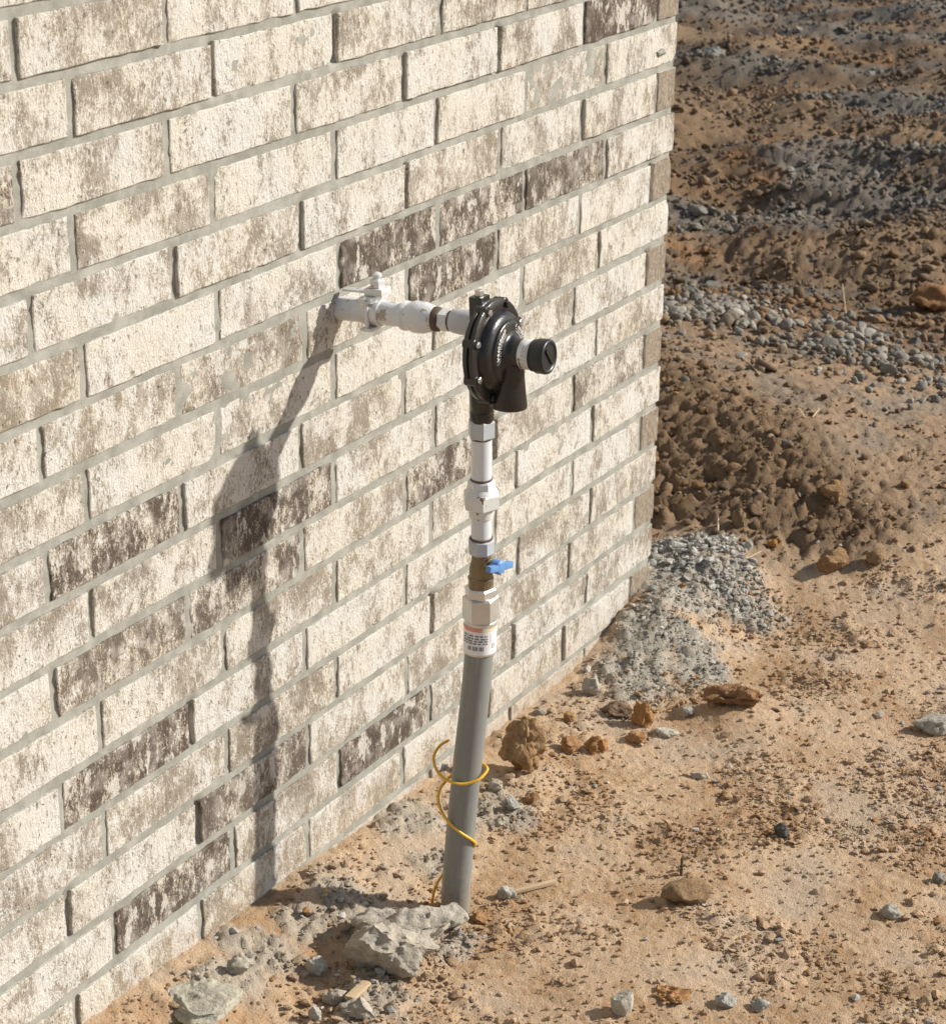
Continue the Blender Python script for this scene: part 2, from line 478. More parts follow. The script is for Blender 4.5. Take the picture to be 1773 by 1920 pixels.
def course_z(c): return ZO - c * CRS
def upright_joints(c):
    z = course_z(c)
    if c in JPX:
        xs = [wall_x(p, z) for p in JPX[c]]
        first = (0 if c % 2 == 0 else 1)
        if c == -1: first = 2
        if c == -2: first = 4
    else:
        xs, first = [], None
    h = 0.30 if c % 2 == 0 else 0.0
    ks = list(range(0 if c % 2 == 0 else 1, 10))
    r = np.random.default_rng(100 + c)
    full = {k: -(k + h) * PITCH + r.normal(0, 0.0025) for k in ks}
    if xs:
        for i, x in enumerate(reversed(xs)):
            full[first + i] = x
        last = first + len(xs) - 1
        for k in ks:
            if k > last: full[k] = full[last] - (k - last) * PITCH
    return [full[k] for k in ks], ks

mort_joints = []
nb = 0
tones = np.random.default_rng(21)
for c in range(TOPC, BOTC):
    z = course_z(c)
    xs, ks = upright_joints(c)
    right = [0.0] + xs
    names = ([-1] + ks) if c % 2 == 0 else [0] + ks
    hh = CRS - JNT
    for i in range(len(right) - 1):
        xr, xl = right[i], right[i + 1]
        k = names[i]
        jr = JNT / 2 if i > 0 else 0.0
        jl = JNT / 2 + tones.normal(0, .0006)
        w = (xr - jr) - (xl + jl)
        header = (c % 2 == 0 and i == 0)
        depth = 0.244 if header else 0.07
        dh = tones.normal(0, 0.0006)
        me = brick_mesh(w, hh + dh, depth, 1000 + nb, end_bare=header, nx=8 if header else 18)
        o = link('brick', me, None, wall)
        o.location = Vector(((xr - jr + xl + jl) / 2, tones.normal(0, 0.0010), z + tones.normal(0, 0.0005))) - wall.location
        o.rotation_euler = (tones.normal(0, .004), tones.normal(0, .0025), 0.0)
        o['tone'] = float(TONE.get((c, k), tones.choice([0.0, .05, .1, .15, .2, .28], p=[.2, .2, .2, .2, .12, .08])))
        nb += 1
        mort_joints.append((c, k, xl, z))

# return side of the corner, running away from the camera
ret_meshes = [brick_mesh(PITCH - JNT, CRS - JNT, 0.06, 5000 + i, nx=12, nz=4) for i in range(5)]
for c in range(TOPC, BOTC):
    y = 0.244 + JNT if c % 2 == 0 else 0.07 + JNT
    while y < 0.85:
        o = link('brick', ret_meshes[tones.integers(5)], None, wall)
        o.location = Vector((0.0, y + (PITCH - JNT) / 2, course_z(c))) - wall.location
        o.rotation_euler = (0, 0, math.pi / 2)
        o['tone'] = float(tones.choice([0.05, .15, .3, .7]))
        y += PITCH
zt = course_z(TOPC) + CRS / 2
zb = course_z(BOTC - 1) - CRS / 2 - 0.05
def grid_mesh(name, X, Z, Y, mat, parent, swap=False, drop=None):
    n, m = X.shape
    v = np.stack([X, Y, Z], -1) if not swap else np.stack([Y, X, Z], -1)
    idx = np.arange(n * m).reshape(n, m)
    q = np.stack([idx[:-1, :-1], idx[1:, :-1], idx[1:, 1:], idx[:-1, 1:]], -1).reshape(-1, 4)
    if swap: q = q[:, ::-1]
    if drop is not None: q = q[~drop[:-1, :-1].reshape(-1)]
    me = bpy.data.meshes.new(name)
    me.vertices.add(n * m); me.vertices.foreach_set('co', v.reshape(-1).astype(np.float32))
    me.loops.add(q.size); me.loops.foreach_set('vertex_index', q.reshape(-1).astype(np.int32))
    me.polygons.add(len(q)); me.polygons.foreach_set('loop_start', np.arange(0, q.size, 4, dtype=np.int32))
    me.polygons.foreach_set('use_smooth', np.ones(len(q), bool))
    me.update(calc_edges=True)
    return link(name, me, mat, parent)
xm = np.arange(-2.35, -0.004, 0.0080); zm = np.arange(zb, zt, 0.006)
XM, ZM = np.meshgrid(xm, zm, indexing='ij')
YM = 0.0029 + 0.0014 * fbm2(XM * 34, ZM * 34, 3, 30) + 0.0006 * fbm2(XM * 160, ZM * 160, 2, 33)
for c, k, xl, z in mort_joints:                # some upright joints are raked deep, others full
    if xl < -2.3: continue
    d = 0.0105 if (c, k + 0) in DEEP else tones.choice([-.0006, .0004, .0016, .003])
    YM += d * np.exp(-((XM - xl) / .0065) ** 4) * smooth(.036, .029, np.abs(ZM - z))
grid_mesh('mortar', XM, ZM, YM, M['mortar'], wall)
ym = np.arange(0.004, 0.9, 0.02); YR, ZR = np.meshgrid(ym, np.arange(zb, zt, 0.02), indexing='ij')
grid_mesh('mortar', YR, ZR, -0.004 + 0.001 * fbm2(YR * 30, ZR * 30, 2, 41), M['mortar'], wall, swap=True)
# plain body of the house above and behind the bricks
vs, fs = join(box((-3.0, 2.045, zt + 0.6), 5.997, 4.087, 1.206), box((-2.1, 2.4, (zt + zb) / 2), 4.197, 3.1, zt - zb - .02))
link('house_body', mesh('house_body', vs, fs, False), M['coursed'], wall)

# mortar squeezed out or smeared beside joints
for i, (px, py, w, h) in enumerate([(1240, 98, 22, 12)]):
    p = hit(px, py, 1, -0.001); s = 1 / ppm(p)
    bm = bmesh.new(); bmesh.ops.create_icosphere(bm, subdivisions=3, radius=1.0)
    co = np.array([v.co[:] for v in bm.verts]); nn = pn3(co * 1.7 + i * 7) * .7 + pn3(co * 4 + i) * .45 + pn3(co * 9 + i) * .25
    co = co * (1 + nn[:, None]) * np.array([w * s * .8, 0.0016, h * s * .5])
    for v, q in zip(bm.verts, co): v.co = Vector(q + p)
    me = bpy.data.meshes.new('mortar_smear'); bm.to_mesh(me); bm.free()
    me.polygons.foreach_set('use_smooth', [True] * len(me.polygons))
    link('mortar_smear', me, M['mortar'], wall)

# ------------------------------------------------------------------ the ground
def gpt(px, py, z=-0.03):
    p = hit(px, py, 2, z); return p[0], p[1]
WX = [-2.4, -1.8, -1.54, -1.39, -1.22, -1.04, -.865, -.61, -.43, -.24, -.11, -.02, .1, .5]
WZ = [.055, .045, .034, .027, .013, .006, -.003, -.014, -.019, -.018, -.009, .008, -.005, -.01]
# crest of the loose spoil bank beyond the corner
CREST = np.array([gpt(1180, 690, .10), gpt(1300, 730, .12), gpt(1420, 780, .13), gpt(1530, 850, .12), gpt(1620, 930, .10), gpt(1700, 1010, .06), gpt(1720, 1080, .02)])
def seg_dist(x, y, P):
    best = np.full(x.shape, 1e9); side = np.zeros(x.shape)
    tt = np.zeros(x.shape)
    for i in range(len(P) - 1):
        a, b = P[i], P[i + 1]; d = b - a; L2 = d @ d
        t = np.clip(((x - a[0]) * d[0] + (y - a[1]) * d[1]) / L2, 0, 1)
        ex, ey = x - (a[0] + t * d[0]), y - (a[1] + t * d[1])
        q = np.hypot(ex, ey); s = np.sign(d[0] * ey - d[1] * ex)
        m = q < best
        best = np.where(m, q, best); side = np.where(m, s, side); tt = np.where(m, (i + t) / (len(P) - 1), tt)
    return best, side, tt
LEFT_OF = np.sign((CREST[1] - CREST[0])[0] * (0.0 - CREST[0][1]) - (CREST[1] - CREST[0])[1] * (0.0 - CREST[0][0]))
GREY = [(1260, 1150, .09), (1235, 1210, .10), (1320, 1100, .10), (1400, 1140, .07), (1230, 1080, .09), (1190, 1260, .08), (1310, 1240, .07), (1270, 1060, .07), (1350, 1060, .05),
        (770, 1530, .06), (830, 1600, .05), (640, 1690, .06), (730, 1740, .07), (480, 1790, .06), (560, 1730, .05), (430, 1850, .06), (900, 1500, .05), (960, 1510, .04), (690, 1850, .06), (840, 1740, .05)]
GREY = [(*gpt(a, b, 0.0), r) for a, b, r in GREY]
MOUND = [(1205, 1170, .034, .13), (1250, 1190, .018, .11), (1300, 1080, .02, .10), (990, 1450, .012, .05), (1380, 1320, .02, .07), (730, 1770, .016, .07), (620, 1660, .008, .05)]
MOUND = [(*gpt(a, b, 0.0), h, r) for a, b, h, r in MOUND]

def masks(x, y):
    g = 0
    for gx, gy, r in GREY:
        g = np.maximum(g, np.exp(-(((x - gx) ** 2 + (y - gy) ** 2) / (r * r))))
    grey = smooth(.22, .78, g + .30 * fbm2(x * 14, y * 14, 4, 50))
    # distance into the disturbed ground beyond the corner, measured along x - y
    e = (x * 0.80 + y * 0.46)
    far = smooth(0.12, 0.30, e - .10 * smooth(-.2, -.5, y) + 0.10 * fbm2(x * 2.2, y * 2.2, 3, 53))
    d, s, t = seg_dist(x, y, CREST)
    bank_side = (s == LEFT_OF)
    bank = np.where(bank_side, smooth(1.2, .6, d), smooth(.14, 0, d) * .8)
    farther = smooth(1.0, 2.6, e)
    return grey, far, bank, farther, e, d, bank_side

def height(x, y, fine=True):
    grey, far, bank, farther, e, d, bs = masks(x, y)
    wz = np.interp(x, WX, WZ)
    base = wz + (-0.03 - wz) * smooth(0.0, 0.2, -y)
    base = np.where(y > 0, np.interp(x, WX, WZ), base)
    z = base
    for mx, my, h, r in MOUND:
        z = z + h * np.exp(-((x - mx) ** 2 + (y - my) ** 2) / (r * r))
    z = z + np.where(bs, .15 * smooth(.62, .0, d), .15 * smooth(1.3, .0, d)) * smooth(3.4, 1.8, e) * smooth(-.15, .62, e)
    # gentle swells, then ruts and heaps farther off
    z = z + .012 * fbm2(x * 3.1, y * 3.1, 2, 60) * smooth(.05, .4, -y + np.maximum(x, 0))
    ee, rr = e + .22 * (x * .51 - y * .86), x * .51 - y * .86
    z = z + farther * (.05 * fbm2(x * 1.1 + .4 * y, y * 1.5, 3, 63) + .085 * fbm2(ee * 2.1, rr * .75, 3, 64))
    if fine:
        rd = 1 - np.abs(fbm2(x * 16, y * 16, 4, 66))
        z = z + (.006 + .014 * np.clip(bank, 0, 1) + .010 * farther) * far * (rd - .55) * 1.1
        z = z + (.010 * farther + .012 * np.clip(bank, 0, 1) * far) * np.abs(fbm2(x * 30, y * 30, 3, 68, .6))
        z = z + .0085 * (1 - far) * np.maximum(0, fbm2(x * 26, y * 26, 3, 69)) * smooth(-.25, .35, fbm2(x * 5, y * 5, 2, 72))
        bl = np.abs(fbm2(x * 70, y * 70, 3, 75, .6))
        z = z + (.0040 + .0030 * far + .003 * grey) * bl
        z = z + .0016 * fbm2(x * 190, y * 190, 2, 78)
        z = z + .010 * grey * np.maximum(0, fbm2(x * 30, y * 30, 3, 81) + .15) + .006 * grey * np.abs(fbm2(x * 85, y * 85, 3, 84, .65))
    return z

def axis(*parts):
    out = []
    for a, b, s in parts:
        out.append(np.arange(a, b, s))
    return np.concatenate(out)
gx = np.concatenate([-np.geomspace(40, 2.45, 24), axis((-2.4, -1.95, .02), (-1.95, .1, .006), (.1, 2.2, .0085), (2.2, 4.5, .016), (4.5, 9.5, .026)), np.geomspace(9.6, 160, 40)])
gy = np.concatenate([-np.geomspace(40, 1.5, 24), axis((-1.45, -1.05, .016), (-1.05, .02, .0065), (.02, 1.2, .0085), (1.2, 3.6, .018)), np.geomspace(3.65, 120, 36)])
GX, GY = np.meshgrid(gx, gy, indexing='ij')
GZ = height(GX, GY)
def soil_color(x, y):
    grey, far, bank, farther, e, d, bs = masks(x, y)
    n1 = fbm2(x * 6, y * 6, 4, 90); n2 = fbm2(x * 45, y * 45, 3, 93); n3 = fbm2(x * 1.3, y * 1.3, 3, 96)
    def L(a, b, t): return a + (b - a) * t[..., None]
    c = np.zeros(x.shape + (3,)) + np.array([.555, .395, .25])
    c = L(c, np.array([.45, .305, .18]), smooth(-.1, .55, n1) * .8)
    c = L(c, np.array([.42, .235, .11]), smooth(.25, .6, n2 + .5 * n1) * .5)
    c = L(c, np.array([.46, .38, .29]), smooth(.2, .7, -n1 + .3 * n2) * .45)
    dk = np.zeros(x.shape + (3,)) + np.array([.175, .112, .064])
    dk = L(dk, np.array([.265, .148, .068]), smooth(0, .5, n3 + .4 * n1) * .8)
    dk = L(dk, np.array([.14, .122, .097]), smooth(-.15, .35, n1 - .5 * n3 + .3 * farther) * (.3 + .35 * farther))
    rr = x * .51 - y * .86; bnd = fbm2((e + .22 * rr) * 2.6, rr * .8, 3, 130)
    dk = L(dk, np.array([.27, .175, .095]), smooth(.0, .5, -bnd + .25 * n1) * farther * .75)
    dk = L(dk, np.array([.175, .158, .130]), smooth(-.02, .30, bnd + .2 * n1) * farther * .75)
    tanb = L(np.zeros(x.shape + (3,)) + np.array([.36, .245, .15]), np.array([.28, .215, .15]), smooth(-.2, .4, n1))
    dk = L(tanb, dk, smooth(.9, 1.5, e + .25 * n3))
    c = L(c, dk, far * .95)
    c = L(c, np.array([.215, .138, .076]), np.clip(bank, 0, 1) * far * .9)  # dark bank soil; shade of the slope facing from the sun is deepened in colour
    gr = L(np.zeros(x.shape + (3,)) + np.array([.36, .335, .275]), np.array([.46, .42, .345]), smooth(-.3, .4, n2))
    gr = L(gr, np.array([.47, .38, .275]), smooth(-.2, -.45, x) * .5 + 0 * x)
    c = L(c, gr, grey * .9)
    return c
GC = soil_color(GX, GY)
ground = grid_mesh('ground', GX, GY, GZ, M['soil'], None, drop=(GX < -.06) & (GX > -3.0) & (GY > .07) & (GY < 3.0))
co = np.stack([GX, GY, GZ], -1).reshape(-1).astype(np.float32)
ground.data.vertices.foreach_set('co', co)
at = ground.data.attributes.new('col', 'FLOAT_COLOR', 'POINT')
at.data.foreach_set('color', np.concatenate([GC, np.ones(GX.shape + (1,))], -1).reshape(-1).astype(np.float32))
ground.data.update()
tag(ground, kind='structure')

def ground_z(x, y):
    i = np.clip(np.searchsorted(gx, x) - 1, 0, len(gx) - 2); j = np.clip(np.searchsorted(gy, y) - 1, 0, len(gy) - 2)
    u = (x - gx[i]) / (gx[i + 1] - gx[i]); v = (y - gy[j]) / (gy[j + 1] - gy[j])
    return (GZ[i, j] * (1 - u) * (1 - v) + GZ[i + 1, j] * u * (1 - v) + GZ[i, j + 1] * (1 - u) * v + GZ[i + 1, j + 1] * u * v)

def gplace(px, py):
    """point of the modelled ground seen at a pixel"""
    d = ray(px, py); z = 0.0
    for _ in range(12):
        p = CAM + d * ((z - CAM[2]) / d[2]); z = float(ground_z(np.array([p[0]]), np.array([p[1]]))[0]) * .7 + z * .3
    return CAM + d * ((z - CAM[2]) / d[2])

# ---- loose crumbs, clods and gravel, too many to count
def ico(sub):
    bm = bmesh.new(); bmesh.ops.create_icosphere(bm, subdivisions=sub, radius=1.0)
    v = np.array([q.co[:] for q in bm.verts]); f = np.array([[q.index for q in t.verts] for t in bm.faces]); bm.free()
    return v, f
def scatter(name, x, y, size, colr, sub, flat, lump, mat, smoothf, label, cat, sink=.25, variants=24, cut=(.45, .9)):
    v0, f0 = ico(sub)
    N = len(x); nv = len(v0)
    r = np.random.default_rng(len(name) + N)
    var = []
    for i in range(variants):
        q = v0 * (1 + lump * pn3(v0 * 1.3 + 11.1 * i)[:, None] + lump * .6 * pn3(v0 * 2.9 + 5 * i)[:, None])
        for _ in range(4):                     # broken faces
            n = r.normal(size=3); n /= np.linalg.norm(n); o = r.uniform(*cut)
            dd = q @ n - o; q = q - np.maximum(dd, 0)[:, None] * n
        var.append(q)
    var = np.array(var)
    P = var[r.integers(0, variants, N)]
    P = P * (size[:, None, None] * np.stack([r.uniform(.75, 1.3, N), r.uniform(.75, 1.2, N), r.uniform(flat[0], flat[1], N)], -1)[:, None, :])
    t = r.uniform(0, 2 * np.pi, N); c, s = np.cos(t)[:, None], np.sin(t)[:, None]
    tl = r.normal(0, .35, N)[:, None]
    X = P[..., 0] * c - P[..., 1] * s; Y = P[..., 0] * s + P[..., 1] * c; Z = P[..., 2] + X * np.sin(tl) * .7
    zc = ground_z(x, y) + size * (np.mean(flat) - sink)
    V = np.stack([X + x[:, None], Y + y[:, None], Z + zc[:, None]], -1).reshape(-1, 3)
    Fa = (f0[None] + (np.arange(N) * nv)[:, None, None]).reshape(-1, 3)
    me = bpy.data.meshes.new(name)
    me.vertices.add(len(V)); me.vertices.foreach_set('co', V.reshape(-1).astype(np.float32))
    me.loops.add(Fa.size); me.loops.foreach_set('vertex_index', Fa.reshape(-1).astype(np.int32))
    me.polygons.add(len(Fa)); me.polygons.foreach_set('loop_start', np.arange(0, Fa.size, 3, dtype=np.int32))
    me.polygons.foreach_set('use_smooth', np.full(len(Fa), smoothf))
    me.update(calc_edges=True)
    at = me.attributes.new('col', 'FLOAT_COLOR', 'POINT')
    cc = np.repeat(np.concatenate([colr, np.ones((N, 1))], 1), nv, 0)
    at.data.foreach_set('color', cc.reshape(-1).astype(np.float32))
    o = link(name, me, mat, None)
    return tag(o, label, cat, kind='stuff')

def field(N, x0, x1, y0, y1, keep, seed, pw=1.0):
    r = np.random.default_rng(seed)
    x = x0 + (x1 - x0) * r.random(N) ** pw; y = r.uniform(y0, y1, N)
    ok = (r.random(N) < keep(x, y)) & ~((x < .012) & (y > -.012))
    # leave out what lies well outside the view
    q = (np.stack([x, y, np.zeros_like(x)], -1) - CAM) @ B
    u = q[:, 0] / -q[:, 2] * F + CX; v = CY - q[:, 1] / -q[:, 2] * F
    ok &= (u > -250) & (u < 2050) & (v < 2150) & (q[:, 2] < 0)
    return x[ok], y[ok]
def pick(r, N, pal, w, jit=.12):
    pal = np.array(pal); i = r.choice(len(pal), N, p=np.array(w) / sum(w))
    return np.clip(pal[i] * (1 + r.normal(0, jit, (N, 1))), .02, .85)

r0 = np.random.default_rng(77)
TANS = [(.50, .36, .22), (.42, .265, .135), (.36, .205, .09), (.44, .37, .28), (.37, .35, .32), (.58, .54, .48)]
def near_keep(x, y):
    g, far, *_ = masks(x, y); return (1 - .75 * far) * (.16 + .84 * smooth(-.2, .38, fbm2(x * 5, y * 5, 3, 72) + .3 * fbm2(x * 1.7, y * 1.7, 2, 74))) * (.45 + .55 * smooth(.03, .3, -y))
x, y = field(125000, -2.0, .9, -1.5, .3, near_keep, 1)
sz = np.clip(r0.lognormal(math.log(.0022), .52, len(x)), .0011, .009)
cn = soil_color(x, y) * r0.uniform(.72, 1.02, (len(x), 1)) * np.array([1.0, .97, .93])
odd = r0.random(len(x)) < .20
cn[odd] = pick(r0, int(odd.sum()), TANS, [3, 4, 3, 2, 1.1, .5])
scatter('soil_crumbs', x, y, sz, cn, 1, (.4, .8), .45, M['soil'], False,
        'small tan and orange crumbs of dry soil strewn over the near ground', 'soil crumbs', sink=.22)
def bank_keep(x, y):
    g, far, bank, farther, e, d, bs = masks(x, y); return far * (.25 + .75 * np.clip(bank, 0, 1)) * (.3 + .7 * smooth(-.3, .4, fbm2(x * 4, y * 4, 2, 120)))
x, y = field(22000, -.1, 3.2, -1.2, 1.6, bank_keep, 2)
sz = np.clip(r0.lognormal(math.log(.0046), .50, len(x)), .002, .018)
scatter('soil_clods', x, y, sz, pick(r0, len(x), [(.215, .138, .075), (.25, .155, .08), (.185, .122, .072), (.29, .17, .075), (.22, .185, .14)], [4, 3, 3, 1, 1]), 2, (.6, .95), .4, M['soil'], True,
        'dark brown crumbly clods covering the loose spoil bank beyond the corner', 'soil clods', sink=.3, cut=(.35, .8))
def far_keep(x, y):
    g, far, bank, farther, e, d, bs = masks(x, y)
    rr = x * .51 - y * .86; ee = e + .22 * rr
    band = smooth(.02, .34, fbm2(ee * 2.6, rr * .8, 3, 130) + .06)
    return smooth(1.15, 1.7, e) * (.04 + .96 * band) * (1 - .6 * smooth(3.5, 5.5, e))
x, y = field(24000, .6, 8.5, -.9, 4.2, far_keep, 3, 1.2)
sz = np.clip(r0.lognormal(math.log(.0088), .42, len(x)), .004, .028)
scatter('far_gravel', x, y, sz, pick(r0, len(x), [(.205, .185, .15), (.165, .15, .122), (.26, .238, .195), (.19, .14, .09)], [4, 3, 1.5, 2.5]), 2, (.5, .9), .40, M['stone'], False,
        'grey gravel strewn in bands across the far rutted ground', 'gravel', sink=.3, cut=(.32, .8))
def crumb_keep(x, y):
    g, far, bank, farther, e, d, bs = masks(x, y)
    return smooth(.75, 1.3, e) * (.25 + .75 * smooth(-.35, .3, fbm2(x * 2.3, y * 3.0, 3, 134))) * np.clip(1.5 - e * .12, .3, 1)
x, y = field(64000, .5, 8.5, -.9, 4.2, crumb_keep, 9, 1.15)
sz = np.clip(r0.lognormal(math.log(.0066), .5, len(x)), .003, .022)
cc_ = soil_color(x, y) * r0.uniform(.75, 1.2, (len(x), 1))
scatter('far_soil_crumbs', x, y, sz, cc_, 1, (.55, .95), .5, M['soil'], True,
        'brown crumbled soil covering the far rutted ground', 'soil crumbs', sink=.25, cut=(.4, .85))
# the drift of rounded gravel across the middle of the disturbed ground
GR = np.array([gpt(1255, 640), gpt(1330, 680), gpt(1430, 690), gpt(1530, 720), gpt(1620, 760), gpt(1720, 800)])
def row_keep(x, y):
    d, s, t = seg_dist(x, y, GR); return np.clip(np.exp(-(d / .20) ** 2) * (1.1 - .85 * t) * (.25 + .9 * smooth(-.3, .3, fbm2(x * 4, y * 4, 2, 150))), 0, 1)
x, y = field(42000, .5, 2.6, -.6, 1.6, row_keep, 4)
sz = np.clip(r0.lognormal(math.log(.0078), .42, len(x)), .003, .019)
scatter('gravel_drift', x, y, sz, pick(r0, len(x), [(.27, .245, .20), (.215, .195, .16), (.33, .302, .25), (.24, .19, .135)], [5, 4, 2, 2]), 2, (.55, .95), .36, M['stone'], True,
        'drift of grey pebbles lying across the brown ground beyond the corner', 'gravel', sink=.28, cut=(.35, .85))
def grey_keep(x, y):
    g, far, bank, farther, e, d, bs = masks(x, y); return g * (.10 + .12 * smooth(-.4, -.2, x) + .45 * smooth(.06, .17, x + .08 * fbm2(x * 7, y * 7, 2, 140)))
x, y = field(150000, -1.9, .7, -.8, .4, grey_keep, 5)
r1 = np.random.default_rng(8); kq = r1.random(len(x)) < min(1.0, 9000 / max(1, len(x))); x, y = x[kq], y[kq]
sz = np.clip(r0.lognormal(math.log(.0034), .5, len(x)) * np.where(x > .08, 1.0, .72) * np.where(x < -.3, .85, 1.0), .0014, .012)
scatter('mortar_crumbs', x, y, sz, pick(r0, len(x), [(.42, .39, .335), (.35, .325, .28), (.48, .445, .38)], [4, 3, 2]), 1, (.5, .95), .6, M['stone'], False,
        'broken grey mortar crumbs heaped at the foot of the wall corner', 'mortar crumbs', sink=.3, cut=(.3, .8))

# ---- stones, clods and lumps that can be told apart
def rock(name, px, py, wpx, hpx, col, seed, label, cat, deep=.8, lump=.28, cuts=7, flat_top=False, sub=4, sink=.22, group=None, yaw=None, col2=None, rough=.16):
    """px, py: middle of its lower edge in the photograph"""
    p = gplace(px, py - hpx * .12)
    k = 1 / ppm(p)
    r = np.random.default_rng(seed)
    v, f = ico(sub)
    q = v * (1 + lump * pn3(v * 1.25 + seed)[:, None] * 1.3 + lump * .55 * pn3(v * 2.7 + seed * 2)[:, None])
    for _ in range(cuts):
        n = r.normal(size=3); n /= np.linalg.norm(n); o = r.uniform(.55, .95)
        dd = q @ n - o; q = q - np.maximum(dd, 0)[:, None] * n * .92
    if flat_top:
        q[:, 2] = np.minimum(q[:, 2], .45 + .12 * pn3(v * 2 + seed) + .25 * q[:, 0])
    q -= (q.max(0) + q.min(0)) / 2
    q /= (q.max(0) - q.min(0)) / 2
    w = wpx * k / 2; h = hpx * k / (2 * .93)
    # the long way lies across the view
    R_ = B[:, 0] / 1.0; R2 = np.array([R_[0], R_[1]]); R2 /= np.linalg.norm(R2)
    t = math.atan2(R2[1], R2[0]) + (0 if yaw is None else yaw)
    hz = max(h * 1.22 - w * deep * .20, h * .5)
    dims = np.array([w, w * deep, hz])
    q = q * dims
    nr = v / dims; nr /= np.linalg.norm(nr, axis=1)[:, None]
    am = rough * (w * w * deep * hz) ** (1 / 3); qs = q / (w * w * deep * hz) ** (1 / 3)
    q = q + nr * (am * (-1.3 * np.abs(pn3(qs * 1.7 + seed)) - .6 * np.abs(pn3(qs * 4.1 + seed)) + .35 * pn3(qs * 9 + seed) + .2 * pn3(qs * 18 + seed)))[:, None]
    X = q[:, 0] * math.cos(t) - q[:, 1] * math.sin(t); Y = q[:, 0] * math.sin(t) + q[:, 1] * math.cos(t)
    fw = -B[:2, 2] / np.linalg.norm(B[:2, 2])
    c = p + np.array([fw[0] * w * deep * .6, fw[1] * w * deep * .6, 0])
    zg = float(ground_z(np.array([c[0]]), np.array([c[1]]))[0])
    V = np.stack([X, Y, q[:, 2] + hz * (1 - 2 * sink)], -1)
    me = mesh(name, V, [tuple(a) for a in f.tolist()], True, 60)
    a = me.attributes.new('col', 'FLOAT_COLOR', 'POINT')
    if cat in ('stone', 'mortar'): col = np.array(col) * np.array([.97, .92, .82])
    cc = np.array(col)[None] * (1 + .22 * pn3(v * 2.2 + seed * 3) + .15 * pn3(v * 9 + seed))[:, None]
    if col2 is not None:
        m = smooth(-.1, .3, pn3(v * 1.8 + seed * 5))[:, None]; cc = cc * (1 - m) + np.array(col2)[None] * m
    a.data.foreach_set('color', np.concatenate([np.clip(cc, .01, .8), np.ones((len(v), 1))], 1).reshape(-1).astype(np.float32))
    o = link(name, me, M['stone'] if cat in ('stone', 'mortar') else M['soil'], None)
    o.location = (c[0], c[1], zg)
    return tag(o, label, cat, group)

CLAY, DKC, MOR, STN, WHT = (.40, .22, .095), (.27, .165, .09), (.41, .385, .34), (.34, .32, .28), (.58, .56, .51)
rock('clay_clod', 978, 1468, 92, 108, (.36, .215, .105), 11, 'largest brown clay clod, standing upright just right of the grey riser pipe', 'clod', .8, .42, 3, col2=(.44, .29, .15), sink=.1, rough=.2, sub=5)
rock('mortar_lump', 752, 1796, 200, 98, MOR, 12, 'widest pale grey mortar lump spread beside the foot of the riser pipe', 'mortar', .6, .4, 9, rough=.17, sub=5, col2=(.42, .37, .305))
rock('mortar_lump', 730, 1848, 190, 112, (.42, .395, .35), 13, 'rugged mortar lump in front of the widest one, with a hollow under it', 'mortar', .6, .36, 9, rough=.17, sub=5, col2=(.41, .36, .29))
rock('mortar_lump', 848, 1752, 66, 46, (.40, .385, .345), 14, 'rounded grey mortar lump touching the base of the riser pipe', 'mortar', .8, .35, 4, rough=.15)
rock('mortar_slab', 365, 1932, 170, 58, (.42, .405, .355), 15, 'broad flat grey mortar slab at the bottom edge near the wall', 'mortar', .95, .25, 7, flat_top=True, sub=5, rough=.12)
rock('mortar_slab', 625, 1890, 62, 36, (.44, .405, .36), 16, 'narrow rough mortar slab lying below the rugged lump', 'mortar', .6, .4, 5, rough=.18)
rock('mortar_slab', 668, 1918, 72, 40, (.42, .39, .35), 17, 'rough mortar slab at the bottom edge below the narrow one', 'mortar', .6, .4, 5, rough=.18)
rock('mortar_chunk', 590, 1918, 28, 34, (.46, .44, .40), 18, 'small upright pale chunk left of the bottom mortar slabs', 'mortar', .8)
rock('mortar_chunk', 592, 1836, 46, 36, (.44, .42, .375), 19, 'grey chunk in the shade left of the rugged mortar lump', 'mortar', .8)
rock('mortar_chunk', 448, 1838, 56, 42, (.42, .40, .355), 20, 'ragged grey chunk behind the broad slab near the wall', 'mortar', .7, .4)
rock('mortar_chunk', 1106, 1312, 38, 44, (.42, .41, .38), 21, 'small grey chunk casting a shadow beside the mortar heap', 'mortar', .8)
rock('clay_clod', 1204, 1370, 46, 52, (.42, .22, .085), 22, 'upright orange clod in front of the mortar heap', 'clod', .7, .35)
rock('clay_clod', 1156, 1350, 60, 32, (.24, .16, .10), 23, 'dark brown clod leaning on the upright orange one', 'clod', .7)
rock('clay_clod', 1070, 1416, 42, 32, (.38, .21, .095), 24, 'leftmost orange clod of the row right of the big clay clod', 'clod')
rock('clay_clod', 1118, 1418, 48, 40, (.41, .22, .09), 25, 'pointed orange clod in the middle of the low row', 'clod', .7, .4)
rock('clay_clod', 1192, 1398, 44, 24, (.40, .22, .10), 26, 'flat orange clod at the right end of the low row', 'clod')
rock('clay_clod', 1372, 1334, 120, 52, (.33, .185, .09), 27, 'long low red-brown clay heap right of the grey mortar heap', 'clod', .6, .45, 3, rough=.2, sub=5)
rock('pale_stone', 1290, 1347, 24, 22, (.41, .40, .36), 28, 'small light grey stone beside the red-brown clay heap', 'stone')
rock('pale_stone', 1250, 1386, 46, 20, (.50, .48, .43), 29, 'flat pale chip in front of the upright orange clod', 'stone', .7)
rock('clay_clod', 1067, 1358, 24, 22, (.43, .25, .11), 30, 'small lone orange clod left of the dark brown one', 'clod')
